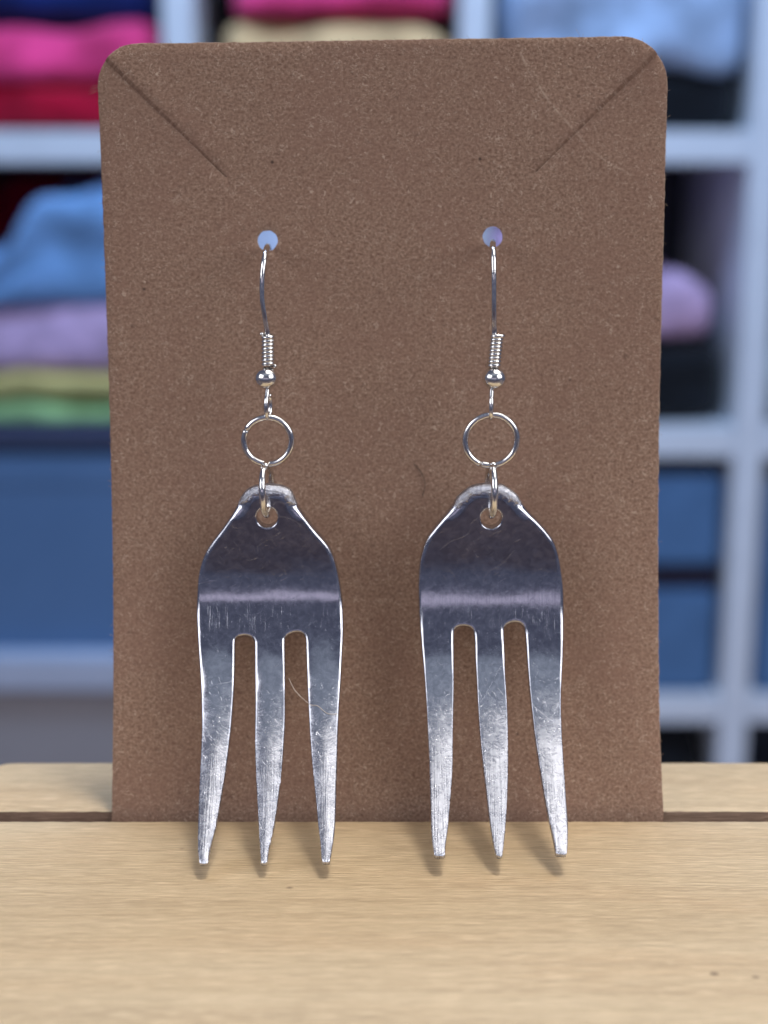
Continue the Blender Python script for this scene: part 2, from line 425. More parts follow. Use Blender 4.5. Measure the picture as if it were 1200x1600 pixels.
# ------------------------------------------------------------------ the card
def integrate(ang, s1, ds=.1):
    s = np.arange(0, s1 + ds, ds); A = np.radians(ang(s[:-1] + ds / 2))
    return s, np.r_[0, np.cumsum(np.sin(A)) * ds], np.r_[0, np.cumsum(np.cos(A)) * ds]
CS, CY, CZ = integrate(lambda b: 20 * np.exp(-b / 45), 95)
def card_yz(b):
    b = np.asarray(b, float); k = math.radians(12)
    y = np.where(b >= 0, np.interp(b, CS, CY), b * math.sin(k)); z = np.where(b >= 0, np.interp(b, CS, CZ), b * math.cos(k))
    return y, z
def card_ang(b): return np.radians(20 * np.exp(-np.maximum(b, 0) / 45))
CREASE = np.array([(14.14, 83.68), (15.1, 81.2), (16.39, 79.41), (17.94, 77.09), (19.9, 75.09), (22.36, 72.42), (24.6, 70.9), (27.61, 69.19), (29.9, 67.6)])
def make_card():
    def arc(cx, cy, rx, ry, a0, a1, n=14):
        return [(cx + rx * math.cos(math.radians(a0 + (a1 - a0) * k / n)), cy + ry * math.sin(math.radians(a0 + (a1 - a0) * k / n))) for k in range(n + 1)]
    
    # clockwise from lower left, with the two display slits cut in from the corners
    sl0, sl1 = np.array((-29.75, 82.1)), np.array((-16.97, 69.59))
    sr0, sr1 = np.array((29.35, 82.95)), np.array((16.20, 70.07))
    out = [(-29.95, -6), (-29.95, 0), (-30.0, 26), (-30.13, 44), (-30.35, 62), (-30.53, 79.0)]
    TL = arc(-26.1, 79.1, 4.43, 4.4, 180, 90); TR = arc(25.2, 79.2, 5.1, 5.02, 90, 0)
    w = .15
    d = (sl1 - sl0) / np.linalg.norm(sl1 - sl0); nrm = np.array((-d[1], d[0]))
    def cut(arcpts, a, b, nn):
        # split the arc where it crosses the slit line and insert the notch
        res = []; done = False
        side = [float(np.dot(np.array(p) - a, nn)) for p in arcpts]
        for i, p in enumerate(arcpts):
            if not done and i and side[i - 1] * side[i] <= 0:
                t = side[i - 1] / (side[i - 1] - side[i]); c = np.array(arcpts[i - 1]) * (1 - t) + np.array(p) * t
                sg = 1 if side[i - 1] > 0 else -1
                res += [tuple(c + nn * w * sg), tuple(b + nn * w * .6 * sg), tuple(b - nn * w * .6 * sg), tuple(c - nn * w * sg)]; done = True
                continue
            res.append(p)
        return res
    out += cut(TL, sl0, sl1, nrm)
    out += [(-14, 83.63), (0, 83.88), (14, 84.05)]
    d2 = (sr1 - sr0) / np.linalg.norm(sr1 - sr0); n2 = np.array((-d2[1], d2[0]))
    out += cut(TR, sr0, sr1, n2)
    out += [(30.28, 62), (30.27, 44), (30.32, 28), (30.5, 10), (30.75, 0), (30.75, -6)]
    loop = resample(out, .28)
    # resample keeps sharp slit ends only roughly: add the exact ends back
    for e in (sl1, sr1):
        i = np.argmin(np.linalg.norm(loop - e, axis=1)); loop[i] = e
    # slightly furry cut edge
    rim = np.array([noise.noise(Vector((p[0] * 1.3, p[1] * 1.3, 2))) for p in loop])
    d_s = np.minimum(seg_dist(loop, sl0[None], sl1[None]), seg_dist(loop, sr0[None], sr1[None]))
    tg = np.roll(loop, -1, 0) - np.roll(loop, 1, 0); tg /= np.linalg.norm(tg, axis=1)[:, None]
    loop += np.c_[-tg[:, 1], tg[:, 0]] * (rim * .06 * (d_s > .8))[:, None]
    holes = []
    for cx, cy in ((-12.63, 62.87), (11.80, 63.28)):
        c = circle(cx, cy, 1.1, 44)
        for i, p in enumerate(c): c[i] = np.array((cx, cy)) + (p - (cx, cy)) * (1 + .05 * noise.noise(Vector((p[0] * 2, p[1] * 2, 4))))
        holes.append(c)
    cl = np.array(spline([(*p, 0) for p in CREASE], 12))[:, :2]
    cl = np.c_[cl[:, 0] + [.12 * noise.noise(Vector((p[0] * 1.1, p[1] * 1.1, 8))) for p in cl], cl[:, 1] + [.12 * noise.noise(Vector((p[0] * 1.1, p[1] * 1.1, 18))) for p in cl]]
    cg = np.gradient(cl, axis=0); cg /= np.linalg.norm(cg, axis=1)[:, None]; cn = np.c_[-cg[:, 1], cg[:, 0]]
    ex = np.vstack([cl + cn * k for k in (0, .1, -.1, .22, -.22, .45, -.45)])
    ok = inside(ex, loop) & (seg_dist(ex, loop, np.roll(loop, -1, 0)) > .3); ex = ex[ok]
    Q, T, D = triangulate([loop] + holes, [.12], 1.0, (ex, cl[:-1], cl[1:]))
    th = .46
    y, z = card_yz(Q[:, 1]); an = card_ang(Q[:, 1])
    # out of plane: slight bow, lifted lips of the slits, dog-ear beyond the crease
    off = .35 * (np.abs(Q[:, 0]) / 30) ** 2 * .4 + np.array([.10 * noise.noise(Vector((p[0] * .06, p[1] * .06, 1))) for p in Q])
    for a, b, nn, sg in ((sl0, sl1, nrm, 1), (sr0, sr1, n2, -1)):
        dd = (Q - a) @ nn; along = ((Q - a) @ (b - a)) / ((b - a) @ (b - a))
        wgt = np.exp(-np.abs(dd) / 3.0) * np.clip(1 - along, 0, 1) ** .6 * (along > -.2)
        off += np.where(dd * sg > 0, .28, -.14) * wgt
    cd = seg_dist(Q, cl[:-1], cl[1:])
    ear = (Q[:, 0] - np.interp(-Q[:, 1], -CREASE[:, 1], CREASE[:, 0])) > 0
    ear &= Q[:, 1] > 67.5
    off -= np.where(ear, np.minimum(cd, 6) * .035, 0)
    ny, nz = -np.cos(an), np.sin(an)           # towards the viewer
    # rounded (crushed) front arris
    drop = np.where(D < .12, .05 * (1 - D / .12), 0)
    fr = np.c_[Q[:, 0], y + ny * (off - drop), z + nz * (off - drop)]
    # slits slanted to show their shaded wall: the back edge of each slit is shifted sideways
    sh = np.zeros_like(Q)
    for a, b, nn, sg in ((sl0, sl1, nrm, -1), (sr0, sr1, n2, 1)):
        ds_ = seg_dist(Q, a[None], b[None]); sh += sg * nn[None] * (.5 * np.clip(1 - ds_ / 2.0, 0, 1))[:, None]
    yb, zb = card_yz(Q[:, 1] + sh[:, 1])
    bk = np.c_[Q[:, 0] + sh[:, 0], yb + ny * (off - th), zb + nz * (off - th)]
    n = len(Q)
    V = np.vstack([fr, bk]) * MM
    F = [tuple(t) for t in T] + [tuple(int(k) + n for k in t[::-1]) for t in T]; fm = [0] * len(F)
    near_slit = np.minimum(seg_dist(Q, sl0[None], sl1[None]), seg_dist(Q, sr0[None], sr1[None])) < .3
    for a, b in boundary(T): F.append((b, a, a + n, b + n)); fm.append(0 if near_slit[a] and near_slit[b] else 1)  # slit walls get the dark board colour, painting the cuts shaded
    # creased shading attribute
    dh = np.minimum(np.linalg.norm(Q - (-12.63, 62.87), axis=1), np.linalg.norm(Q - (11.80, 63.28), axis=1)) - 1.1
    cre = np.maximum(np.exp(-(cd / .10) ** 2) * np.interp(Q[:, 1], [68, 78], [.35, 1]), .5 * np.exp(-(dh / .13) ** 2))
    rimw = (D < .03) & (dh > .3) & ~near_slit & (Q[:, 1] > 3) & (Q[:, 0] > -29.6)
    cre = np.where(rimw, np.maximum(cre, 1.0), cre)
    for a, nn, sg in ((sl0, nrm, -1), (sr0, n2, 1)):      # lit lower lip of each slit, painted pale
        cre = np.where(near_slit & (((Q - a) @ nn) * sg > 0) & (D < .03), np.maximum(cre, .75), cre)
    o = mesh_obj('earring_card', V, F, None, None, W(0, 0, 0), uvs=np.vstack([Q, Q]), mats=[M_KRAFT, M_KRAFT_EDGE], fmat=fm, attrs={'crease': np.r_[cre, cre * 0]})
    import bmesh
    bm = bmesh.new(); bm.from_mesh(o.data)
    for ed in bm.edges:
        if len(ed.link_faces) == 2 and ed.calc_face_angle(0) > .8: ed.smooth = False
    bm.to_mesh(o.data); bm.free()
    return o, loop, holes
card, card_loop, card_holes = make_card()
tag(card, 'brown kraft earring card with rounded top corners standing in the block slot', 'earring card')
def on_card(a, b, h=0.0):
    y, z = card_yz(b); k = card_ang(b)
    return np.array((a, float(y) - math.cos(k) * h, float(z) + math.sin(k) * h))

# ------------------------------------------------------------------ tubes
def tube_mesh(P, r, seg=12, closed=False, cap=True):
    P = [Vector(p) for p in P]; n = len(P)
    R = [r] * n if isinstance(r, (int, float)) else list(r)
    T = []
    for i in range(n):
        if closed: t = P[(i + 1) % n] - P[i - 1]
        else: t = P[min(i + 1, n - 1)] - P[max(i - 1, 0)]
        T.append(t.normalized())
    u = T[0].orthogonal().normalized(); V = []; F = []
    for i in range(n):
        if i: u = (u - T[i] * u.dot(T[i])).normalized()
        w = T[i].cross(u)
        for k in range(seg):
            a = 2 * math.pi * k / seg; V.append(P[i] + (u * math.cos(a) + w * math.sin(a)) * R[i])
    m = n if closed else n - 1
    # closing twist for closed loops
    shift = 0
    if closed:
        best = 1e9
        for s in range(seg):
            dd = (V[(n - 1) * seg] - V[s]).length
            if dd < best: best, shift = dd, s
    for i in range(m):
        j = (i + 1) % n; s = shift if (closed and j == 0) else 0
        for k in range(seg): F.append((i * seg + k, i * seg + (k + 1) % seg, j * seg + (k + 1 + s) % seg, j * seg + (k + s) % seg))
    if not closed and cap:
        for i, sg in ((0, -1), (n - 1, 1)):
            c = len(V); V.append(P[i] + T[i] * sg * R[i] * .45)
            for k in range(seg):
                a, b = i * seg + k, i * seg + (k + 1) % seg
                F.append((b, a, c) if sg < 0 else (a, b, c))
    return V, F
# ------------------------------------------------------------------ earrings
L_OUT = "-2.79,1.50 -2.21,0.69 -1.49,0.25 -0.51,0.00 0.61,0.00 1.73,0.20 2.49,0.62 2.83,1.20 3.24,2.24 4.06,3.56 5.03,4.90 6.14,6.24 6.77,7.28 7.19,8.47 7.53,9.95 7.78,11.55 7.95,12.99 8.03,14.71 8.04,16.14 7.95,17.82 7.83,20.58 7.68,23.46 7.57,26.33 7.53,29.29 7.49,32.24 7.47,35.22 7.38,37.47 7.17,39.28 7.03,40.26 6.91,40.67 6.24,40.64 6.12,40.26 5.97,38.59 5.70,36.62 5.36,33.66 5.06,31.22 4.72,28.12 4.42,24.18 4.21,20.58 4.07,17.96 4.01,16.83 3.83,16.32 3.47,16.06 2.97,16.01 2.33,16.18 1.92,16.51 1.78,16.97 1.86,19.85 1.94,22.74 2.00,25.33 1.95,27.71 1.87,29.91 1.70,32.24 1.43,35.22 1.14,37.47 0.82,39.28 0.70,40.53 0.08,40.61 0.01,39.98 -0.26,37.47 -0.56,34.36 -0.89,30.81 -1.12,27.36 -1.21,23.46 -1.35,19.83 -1.44,17.25 -1.57,16.83 -1.86,16.51 -2.44,16.36 -3.07,16.43 -3.42,16.65 -3.53,17.12 -3.50,19.83 -3.52,22.45 -3.61,25.62 -3.77,28.19 -3.96,30.81 -4.34,34.36 -4.61,36.77 -4.91,38.45 -5.10,39.70 -5.20,40.74 -5.96,40.81 -6.08,40.53 -6.30,39.28 -6.44,37.18 -6.55,34.36 -6.63,30.74 -6.68,27.50 -6.75,25.62 -6.94,22.74 -7.18,20.14 -7.44,17.68 -7.65,15.53 -7.76,13.99 -7.69,11.84 -7.52,10.09 -7.20,8.76 -6.66,7.43 -5.90,6.24 -4.87,4.89 -3.84,3.41 -3.17,2.24"
R_OUT = "-4.08,2.29 -3.67,1.55 -2.98,0.88 -2.15,0.29 -1.04,0.03 0.09,-0.00 1.07,0.10 1.92,0.59 2.79,1.32 3.23,2.06 4.10,3.16 5.27,4.36 6.15,5.40 6.83,6.45 7.29,7.79 7.63,9.41 7.88,11.17 7.97,13.33 7.92,15.87 7.77,18.45 7.53,21.06 7.35,23.52 7.27,26.41 7.27,28.69 7.28,31.44 7.27,34.18 7.28,36.58 7.13,38.69 6.98,39.80 6.82,40.04 5.96,39.98 5.84,39.80 5.72,38.40 5.39,36.15 5.06,33.47 4.77,30.67 4.46,27.58 4.24,24.53 4.07,21.63 3.94,19.17 3.85,17.01 3.73,15.87 3.53,15.37 3.10,15.08 2.53,15.04 1.96,15.22 1.60,15.55 1.52,16.00 1.55,18.45 1.56,20.62 1.65,23.52 1.65,26.41 1.52,30.41 1.34,33.33 1.10,35.88 0.84,37.99 0.56,39.80 0.46,40.08 -0.05,39.98 -0.16,39.51 -0.38,38.26 -0.63,35.88 -0.88,32.61 -1.08,30.27 -1.29,27.31 -1.43,23.96 -1.50,21.34 -1.60,18.88 -1.63,17.01 -1.73,16.14 -1.91,15.72 -2.41,15.46 -3.12,15.44 -3.62,15.65 -3.84,16.14 -3.89,18.45 -3.93,21.34 -4.03,24.24 -4.13,27.13 -4.22,30.07 -4.37,32.33 -4.63,34.89 -4.85,37.00 -5.12,38.69 -5.21,39.80 -5.32,40.14 -6.26,40.08 -6.35,39.64 -6.55,37.83 -6.58,35.17 -6.62,32.33 -6.65,29.38 -6.77,26.41 -6.92,22.80 -7.12,19.89 -7.34,17.44 -7.54,14.87 -7.61,13.33 -7.69,11.17 -7.58,8.97 -7.28,7.34 -6.73,5.85 -5.89,4.66 -5.19,3.77 -4.49,2.88"
FS = [0, 6, 9.5, 12, 14, 17, 20, 30, 42]; FA = [-5, -4, -1, 9, 21, 28, 32, 41, 48]
FAR = [-6, -4, 0, 8, 16, 26, 33, 41, 48]
GS, GY, GZ = integrate(lambda s: np.interp(s, FS, FA), 47, .05)

def make_fork(parent, text, xc, ytop, ztop, hole_s, mat, crown, roll, FA):
    GS, GY, GZ = integrate(lambda s: np.interp(s, FS, FA), 47, .05)
    loop = np.array([[float(k) for k in w.split(',')] for w in text.split()])
    loop = resample(loop, .22, 6)
    hole = circle(0, hole_s, 1.12, 48)
    Q, T, D = triangulate([loop, hole], [.05, .12, .22, .34, .5], .42)
    x, s = Q[:, 0], Q[:, 1]
    Dh = np.linalg.norm(Q - (0, hole_s), axis=1) - 1.12
    Do = seg_dist(Q, loop, np.roll(loop, -1, 0))
    th = np.interp(s, [0, 15, 30, 42], [1.45, 1.3, 1.1, .78])
    r = np.interp(s, [0, 14, 22, 42], [.42, .38, .12, .11])
    def rnd(d, r): return np.where(d < r, r - np.sqrt(np.maximum(r * r - (r - d) ** 2, 0)), 0)
    drop = rnd(Do, r) + rnd(np.maximum(Dh, 0), .14)
    cw = np.interp(s, [17, 22], [0, 1])
    drop += crown * cw * np.maximum(0, 1 - Do / 1.55) ** 2
    # coarse file marks: wide hand-filed bevel across the cut neck
    fw = np.clip(1 - (s - np.interp(np.abs(x), [0, 2.2, 4.2], [1.05, 1.55, 2.6])) / .25, 0, 1) * np.clip((4.3 - np.abs(x)) / .8, 0, 1)
    filed = fw * np.clip(1 - (Do - .62) / .2, 0, 1)
    ft = np.clip(1.0 - Do, 0, 1) * np.clip((3.6 - s) / 1.4, 0, 1)
    drop += ft * .42 + filed * np.array([.09 * noise.noise(Vector((p[0] * 4.5, p[1] * 4.5, 3))) + .05 * noise.noise(Vector((p[0] * 11, p[1] * 11, 7))) for p in Q])
    # hand-beaten unevenness of the face
    drop += np.array([0.034 * noise.noise(Vector((p[0] * .30 + xc, p[1] * .35, 5))) + .004 * noise.noise(Vector((p[0] * 1.4 + xc, p[1] * 1.1, 5))) for p in Q])
    drop += roll * x * .02
    A = np.radians(np.interp(s, FS, FA)); Y = ytop - np.interp(s, GS, GY); Z = ztop - np.interp(s, GS, GZ)
    # tiny individual bends of the tines
    ti = np.digitize(x, [-2.6, 1.7]); amp = np.array([[.25, -.1, .2], [.1, -.15, .3]])[0 if xc < 0 else 1][ti]
    bend = amp * np.clip((s - 19) / 22, 0, 1) ** 2
    ny, nz = -np.cos(A), np.sin(A)
    f = bend - drop; bdrop = rnd(Do, r * .8) + rnd(np.maximum(Dh, 0), .12); g = bend - th + bdrop
    fr = np.c_[x + xc, Y + ny * f, Z + nz * f]; bk = np.c_[x + xc, Y + ny * g, Z + nz * g]
    n = len(Q); V = np.vstack([fr, bk]) * MM + np.array((0, 0, DECK))
    V = V - np.array(parent.location)
    F = [tuple(t[::-1]) for t in T] + [tuple(int(k) + n for k in t) for t in T]
    for a, b in boundary(T): F.append((a, b, b + n, a + n))
    fl = filed
    o = mesh_obj('fork_head', V, F, mat, parent, uvs=np.vstack([Q, Q]), attrs={'along': np.r_[s, s], 'filed': np.r_[fl, fl]})
    return o

def rel(parent, pts): return [W(*p) - parent.location for p in pts]
def ring_pts(c, R, normal, gap_deg, gap_at, n=56, wob=0.0):
    """open ring: centre c (mm), normal axis, gap_at = where the cut is (deg, measured in the ring plane)"""
    nrm = Vector(normal).normalized(); up = Vector((0, 0, 1)); u = (up - nrm * up.dot(nrm)).normalized(); w = nrm.cross(u)
    P = []
    for k in range(n + 1):
        a = math.radians(gap_at + gap_deg / 2 + (360 - gap_deg) * k / n)
        e = wob * (k / n - .5)
        P.append(Vector(c) + (u * math.cos(a) + w * math.sin(a)) * R * (1 + .012 * math.sin(2 * a)) + nrm * e)
    return P

def make_earring(side):
    Lf = side < 0
    tipz = 1.0
    root = empty('fork_earring', W(-12.3 if Lf else 11.4, -14.0, tipz))
    yp = 1.9
    if Lf:
        hook = [(-12.05, yp, 49.4), (-12.04, yp, 51), (-12.05, yp, 52.7), (-12.25, 1.5, 54.3), (-12.46, 1.3, 56.3), (-12.40, 1.35, 58.7), (-12.2, 2.1, 60.45), (-12.14, 4.2, 61.15), (-12.38, 8.0, 61.12), (-12.62, 11.9, 60.98), (-12.66, 13.5, 60.6), (-12.64, 14.6, 59), (-12.6, 15.1, 56), (-12.55, 15.3, 50), (-12.5, 15.8, 44)]
        ctop, cbot = (-11.98, yp, 52.55), (-12.03, yp, 49.2)
        bead_c = (-12.22, yp, 47.95); loop_c = (-12.1, yp, 45.05); loop_n = (1, -.2, 0)
        ring_c, ring_R = (-12.22, yp, 41.35), 2.52; ring_n = (.05, 1, .04); gap_at = -62
        sr_c = (-12.36, 1.65, 36.17); sr_n = (1, -.09, 0.03); sr_R = 2.72
        fk = (L_OUT, -12.38, .80, 36.67, 3.45, M_FORK[0], .25, -.25, FA)
    else:
        hook = [(11.42, yp, 49.4), (11.44, yp, 51), (11.38, yp, 52.9), (11.30, 1.5, 54.4), (11.25, 1.3, 56.5), (11.2, 1.35, 59.0), (11.18, 2.1, 60.85), (11.26, 4.2, 61.55), (11.55, 8.0, 61.55), (11.82, 11.9, 61.42), (11.84, 13.5, 61.0), (11.84, 14.6, 59.4), (11.8, 15.1, 56.4), (11.75, 15.3, 50.4), (11.7, 15.8, 44.4)]
        ctop, cbot = (11.66, yp, 52.45), (11.40, yp, 49.2)
        bead_c = (11.47, yp, 47.95); loop_c = (11.22, yp, 45.0); loop_n = (1, -.10, 0)
        ring_c, ring_R = (11.24, yp, 41.4), 2.72; ring_n = (.02, 1, .03); gap_at = 203
        sr_c = (11.33, 1.65, 36.17); sr_n = (1, .07, -.01); sr_R = 2.80
        fk = (R_OUT, 11.344, .80, 36.71, 3.62, M_FORK[1], .08, .15, FAR)
    mk = lambda nm, P, r, par=root, **k: mesh_obj(nm, *tube_mesh([W(*p) - root.location for p in P], r * MM, **k), M_SILVER, par)
    # ear wire: shank through coil, over the card's hole, down behind
    hp = spline(hook, 8)
    nh = len(hp); V, F = tube_mesh([W(*p) - root.location for p in hp], [(.31 - .03 * math.sin(math.pi * min(1, max(0, (i - nh * .12) / (nh * .3))))) * MM for i in range(nh)], 12)
    wire = mesh_obj('ear_wire', V, F, M_SILVER, root)
    # coil of fine wire round the shank
    P = []; turns = 8.6; N = int(turns * 20)
    a0, b0 = Vector(ctop), Vector(cbot); ax = (b0 - a0).normalized(); u = Vector((1, 0, 0)); u = (u - ax * u.dot(ax)).normalized(); w = ax.cross(u)
    for k in range(N + 1):
        t = k / N; an = 2 * math.pi * turns * t + (2.6 if Lf else 0.2)
        rr = .56 + (.14 if k < 3 or k > N - 3 else 0)
        P.append(a0.lerp(b0, t) + (u * math.cos(an) + w * math.sin(an)) * rr)
    mk('coil', P, .215, wire, seg=8)
    # bead: slightly flattened ball with the seam of its drilled ends
    V = []; F = []; nu, nv = 32, 20
    for j in range(nv + 1):
        ph = math.pi * (.10 + .80 * j / nv)
        for i in range(nu):
            a = 2 * math.pi * i / nu
            rr = 1.27
            V.append(Vector((rr * math.sin(ph) * math.cos(a), rr * math.sin(ph) * math.sin(a), 1.2 * math.cos(ph))))
    for j in range(nv):
        for i in range(nu): F.append((j * nu + i, (j + 1) * nu + i, (j + 1) * nu + (i + 1) % nu, j * nu + (i + 1) % nu))
    F.append(tuple(range(nu))); F.append(tuple(nv * nu + i for i in reversed(range(nu))))
    V = [W(*(v + Vector(bead_c))) - root.location for v in V]
    mesh_obj('bead', V, F, M_SILVER, wire)
    # loop below the bead
    ln = Vector(loop_n).normalized(); lu = Vector((0, 0, 1)); lw = ln.cross(lu).normalized()
    P = [Vector(loop_c) + lu * 1.95]
    for k in range(25):
        a = math.radians(38 + 292 * k / 24); P.append(Vector(loop_c) + lu * math.cos(a) * 1.28 + lw * math.sin(a) * .82)
    mk('wire_loop', [tuple(p) for p in spline([tuple(p) for p in P], 3)], .26, wire, seg=10)
    mk('jump_ring', ring_pts(ring_c, ring_R, ring_n, 4, gap_at, wob=.22), .345, seg=12)
    mk('jump_ring', ring_pts(sr_c, sr_R, sr_n, 4, 20, wob=.1), .37, seg=12)
    make_fork(root, *fk)
    return root
eL = make_earring(-1); eR = make_earring(1)
tag(eL, 'fork head earring whose neck is cut to a straight-sided trapezoid', 'earring', 'fork earrings hanging on the card')
tag(eR, 'fork head earring with rounded shoulders and heavily scuffed bright tines', 'earring', 'fork earrings hanging on the card')

# ------------------------------------------------------------------ stray fibres
M_HAIR = mat_plain('dark_hair', (.035, .018, .012), .5, 300)
M_LINT = mat_plain('pale_lint', (.62, .54, .46), .8, 300)
hp = spline([on_card(*q) for q in ((3.3, 38.6, .12), (3.9, 37.95, .10), (4.42, 36.95, .2), (4.5, 36.0, .22), (4.25, 35.1, .10))], 6)
hr = mesh_obj('stray_hair', *tube_mesh([Vector(p) * MM for p in hp], .035 * MM, 6), M_HAIR, None, W(0, 0, 0))
tag(hr, 'short dark curved hair lying on the card between the two earrings', 'hair')
def on_fork(x, s, xc, ytop, ztop, h):
    A = math.radians(np.interp(s, FS, FA)); return (x + xc, ytop - np.interp(s, GS, GY) - math.cos(A) * h, ztop - np.interp(s, GS, GZ) + math.sin(A) * h)
lp = spline([on_fork(x, s, -12.38, .80, 36.67, h) for x, s, h in ((2.3, 21.0, .05), (2.9, 22.2, .1), (3.7, 23.1, .12), (4.7, 23.9, .14), (5.4, 24.0, .12), (6.3, 24.75, .12), (7.0, 24.9, .14), (7.5, 24.8, .05))], 6)
lt = mesh_obj('lint_fibre', *tube_mesh([Vector(p) * MM for p in lp], .022 * MM, 6), M_LINT, None, W(0, 0, 0))
tag(lt, 'pale lint thread across the outer tine of the trapezoid-necked fork', 'lint')
# fuzz along the cut edge of the card
rnd = random.Random(11); V = []; F = []
def add_hair(P, r):
    v, f = tube_mesh([Vector(p) * MM for p in P], r * MM, 4); k = len(V); V.extend(v); F.extend([tuple(i + k for i in q) for q in f])
tgl = np.roll(card_loop, -1, 0) - np.roll(card_loop, 1, 0)
for k in range(150):
    i = rnd.randrange(len(card_loop)); p = card_loop[i]
    if p[1] < 2 or (abs(p[0]) < 29.2 and p[1] < 83): continue
    t = tgl[i] / np.linalg.norm(tgl[i]); nn = np.array((-t[1], t[0]))
    L = rnd.uniform(.12, .5) * (1.6 if rnd.random() < .1 else 1); a = rnd.uniform(-1, 1)
    q = p + nn * L * .6 + t * a * L * .5; e = p + nn * L * rnd.uniform(.5, 1.0) + t * a * L
    h = rnd.uniform(-.3, .1)
    add_hair([on_card(*(p - nn * .05), h), on_card(*q, h + .05), on_card(*e, h + rnd.uniform(-.1, .2))], .016)
for k in range(5):     # the tuft at the left shoulder
    b = 78.6 + k * .16
    add_hair([on_card(-30.4, b, -.2), on_card(-30.8 - rnd.uniform(0, .3), b - .1, -.1), on_card(-31.0 - rnd.uniform(0, .5), b - .35 + rnd.uniform(-.3, .3), .0)], .013)
fz = mesh_obj('edge_fuzz', V, F, M_KRAFT_EDGE, card, (0, 0, 0), kind='stuff')

# ------------------------------------------------------------------ background: cube shelf with folded clothes (far out of focus)
YS = 1.649; CZ0 = DECK + .069            # shelf front plane; camera height
B = .036
XU = [-.586, -.24, .106, .452, .798]
ZB = [CZ0 + z for z in (.378, .027, -.328, -.677)]
zfloor = .03
shelf = empty('cube_shelf', (.106, YS + .19, 0))
for x in XU: box_obj('upright', (x - B / 2, x + B / 2, YS, YS + .38, 0, ZB[0] + .018), M_SHELF, shelf, .002)
for z in ZB + [zfloor]:
    for i in range(4):
        if z == ZB[0]: continue
        box_obj('shelf_board', (XU[i] + B / 2 + .0005, XU[i + 1] - B / 2 - .0005, YS + .001, YS + .375, z - .019, z + .019), M_SHELF, shelf, .002)
box_obj('top_board', (XU[0] - .018, XU[-1] + .018, YS - .002, YS + .382, ZB[0] + .0185, ZB[0] + .056), M_SHELF, shelf, .002)
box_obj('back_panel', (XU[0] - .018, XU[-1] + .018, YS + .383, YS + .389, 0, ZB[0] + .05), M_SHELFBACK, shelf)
tag(shelf, 'white cube shelf filled with folded clothes behind the card', 'shelf')

def garment(name, label, x0, x1, z0, z1, color, depth=.30, yf=.02, folds=2, seed=1, hem=0.0, top=None, cat='garment', group=None, rough=.018):
    """soft folded garment: rounded slab with fold creases along its front and rumpled top"""
    N = (34, 14, 14); hx, hy, hz = (x1 - x0) / 2, depth / 2, (z1 - z0) / 2
    V = []; F = []; idx = {}
    def put(i, j, k):
        if (i, j, k) in idx: return idx[(i, j, k)]
        c = np.array((2 * i / N[0] - 1, 2 * j / N[1] - 1, 2 * k / N[2] - 1))
        c = np.sign(c) * np.abs(c) ** .8
        l = (np.sum((np.abs(c) * (1, 1, 1)) ** 7)) ** (1 / 7)
        p = c / max(l, 1e-6) * min(1, np.max(np.abs(c)))
        x, y, z = p * (hx, hy, hz)
        fr = max(0, -p[1]) ** 4
        y += fr * .010 * (1 - abs(math.sin(math.pi * folds * (p[2] + 1) / 2))) + .020 * noise.noise(Vector((x * 10, z * 16, seed)))
        z += rough * noise.noise(Vector((x * 11, y * 8, seed + 4))) * (p[2] * .5 + .5)
        if hem and p[2] < 0: z -= fr * hem * (.55 + .45 * math.sin(x * 46 + seed) + .3 * noise.noise(Vector((x * 25, 0, seed)))) * -p[2]
        z -= .010 * abs(p[0]) ** 3 * (p[2] * .5 + .5)
        if top: z += (p[2] * .5 + .5) * top((x + hx) / (2 * hx))
        idx[(i, j, k)] = len(V); V.append((x, y, z + hz)); return idx[(i, j, k)]
    for i in range(N[0]):
        for j in range(N[1]):
            for k in (0, N[2]):
                q = [put(i, j, k), put(i + 1, j, k), put(i + 1, j + 1, k), put(i, j + 1, k)]; F.append(q if k else q[::-1])
    for i in range(N[0]):
        for k in range(N[2]):
            for j in (0, N[1]):
                q = [put(i, j, k), put(i + 1, j, k), put(i + 1, j, k + 1), put(i, j, k + 1)]; F.append(q if j == 0 else q[::-1])
    for j in range(N[1]):
        for k in range(N[2]):
            for i in (0, N[0]):
                q = [put(i, j, k), put(i, j + 1, k), put(i, j + 1, k + 1), put(i, j, k + 1)]; F.append(q if i else q[::-1])
    m = FAB.setdefault(color, None) or mat_fabric('fabric_' + name, color); FAB[color] = m
    o = mesh_obj(name, V, F, m, None, ((x0 + x1) / 2, YS + yf + depth / 2, CZ0 + z0))
    return tag(o, label, cat, group)
FAB = {}
def cell(c, pad=.006): return XU[c] + B / 2 + pad, XU[c + 1] - B / 2 - pad
G = 'clothes folded in the cube shelf'
NAVY, PINK, CRIM, DENIM, LAV, CREAM, GREEN, BLACK, SKY, TAN = (.008, .025, .15), (.98, .065, .25), (.50, .004, .035), (.22, .42, .74), (.72, .50, .74), (.75, .64, .25), (.36, .58, .26), (.008, .010, .014), (.46, .62, .86), (.80, .56, .28)
a, b = cell(0)
garment('folded_garment', 'crimson garment at the bottom of the stack under the pink one', a, b, .0465, .100, CRIM, group=G, folds=1, seed=2)
garment('folded_garment', 'hot pink folded garment under the navy one', a, b, .101, .170, PINK, group=G, folds=1, seed=3, yf=.012, top=lambda t: .02 * (t - .6))
garment('folded_garment', 'navy blue folded garment on the top of the pink and crimson stack', a, b, .170, .245, NAVY, group=G, folds=1, seed=4, yf=.03, top=lambda t: .01)
garment('folded_garment', 'pale green folded garment at the bottom of the stack by the blue tote', a, b, -.3085, -.278, GREEN, group=G, folds=1, seed=5)
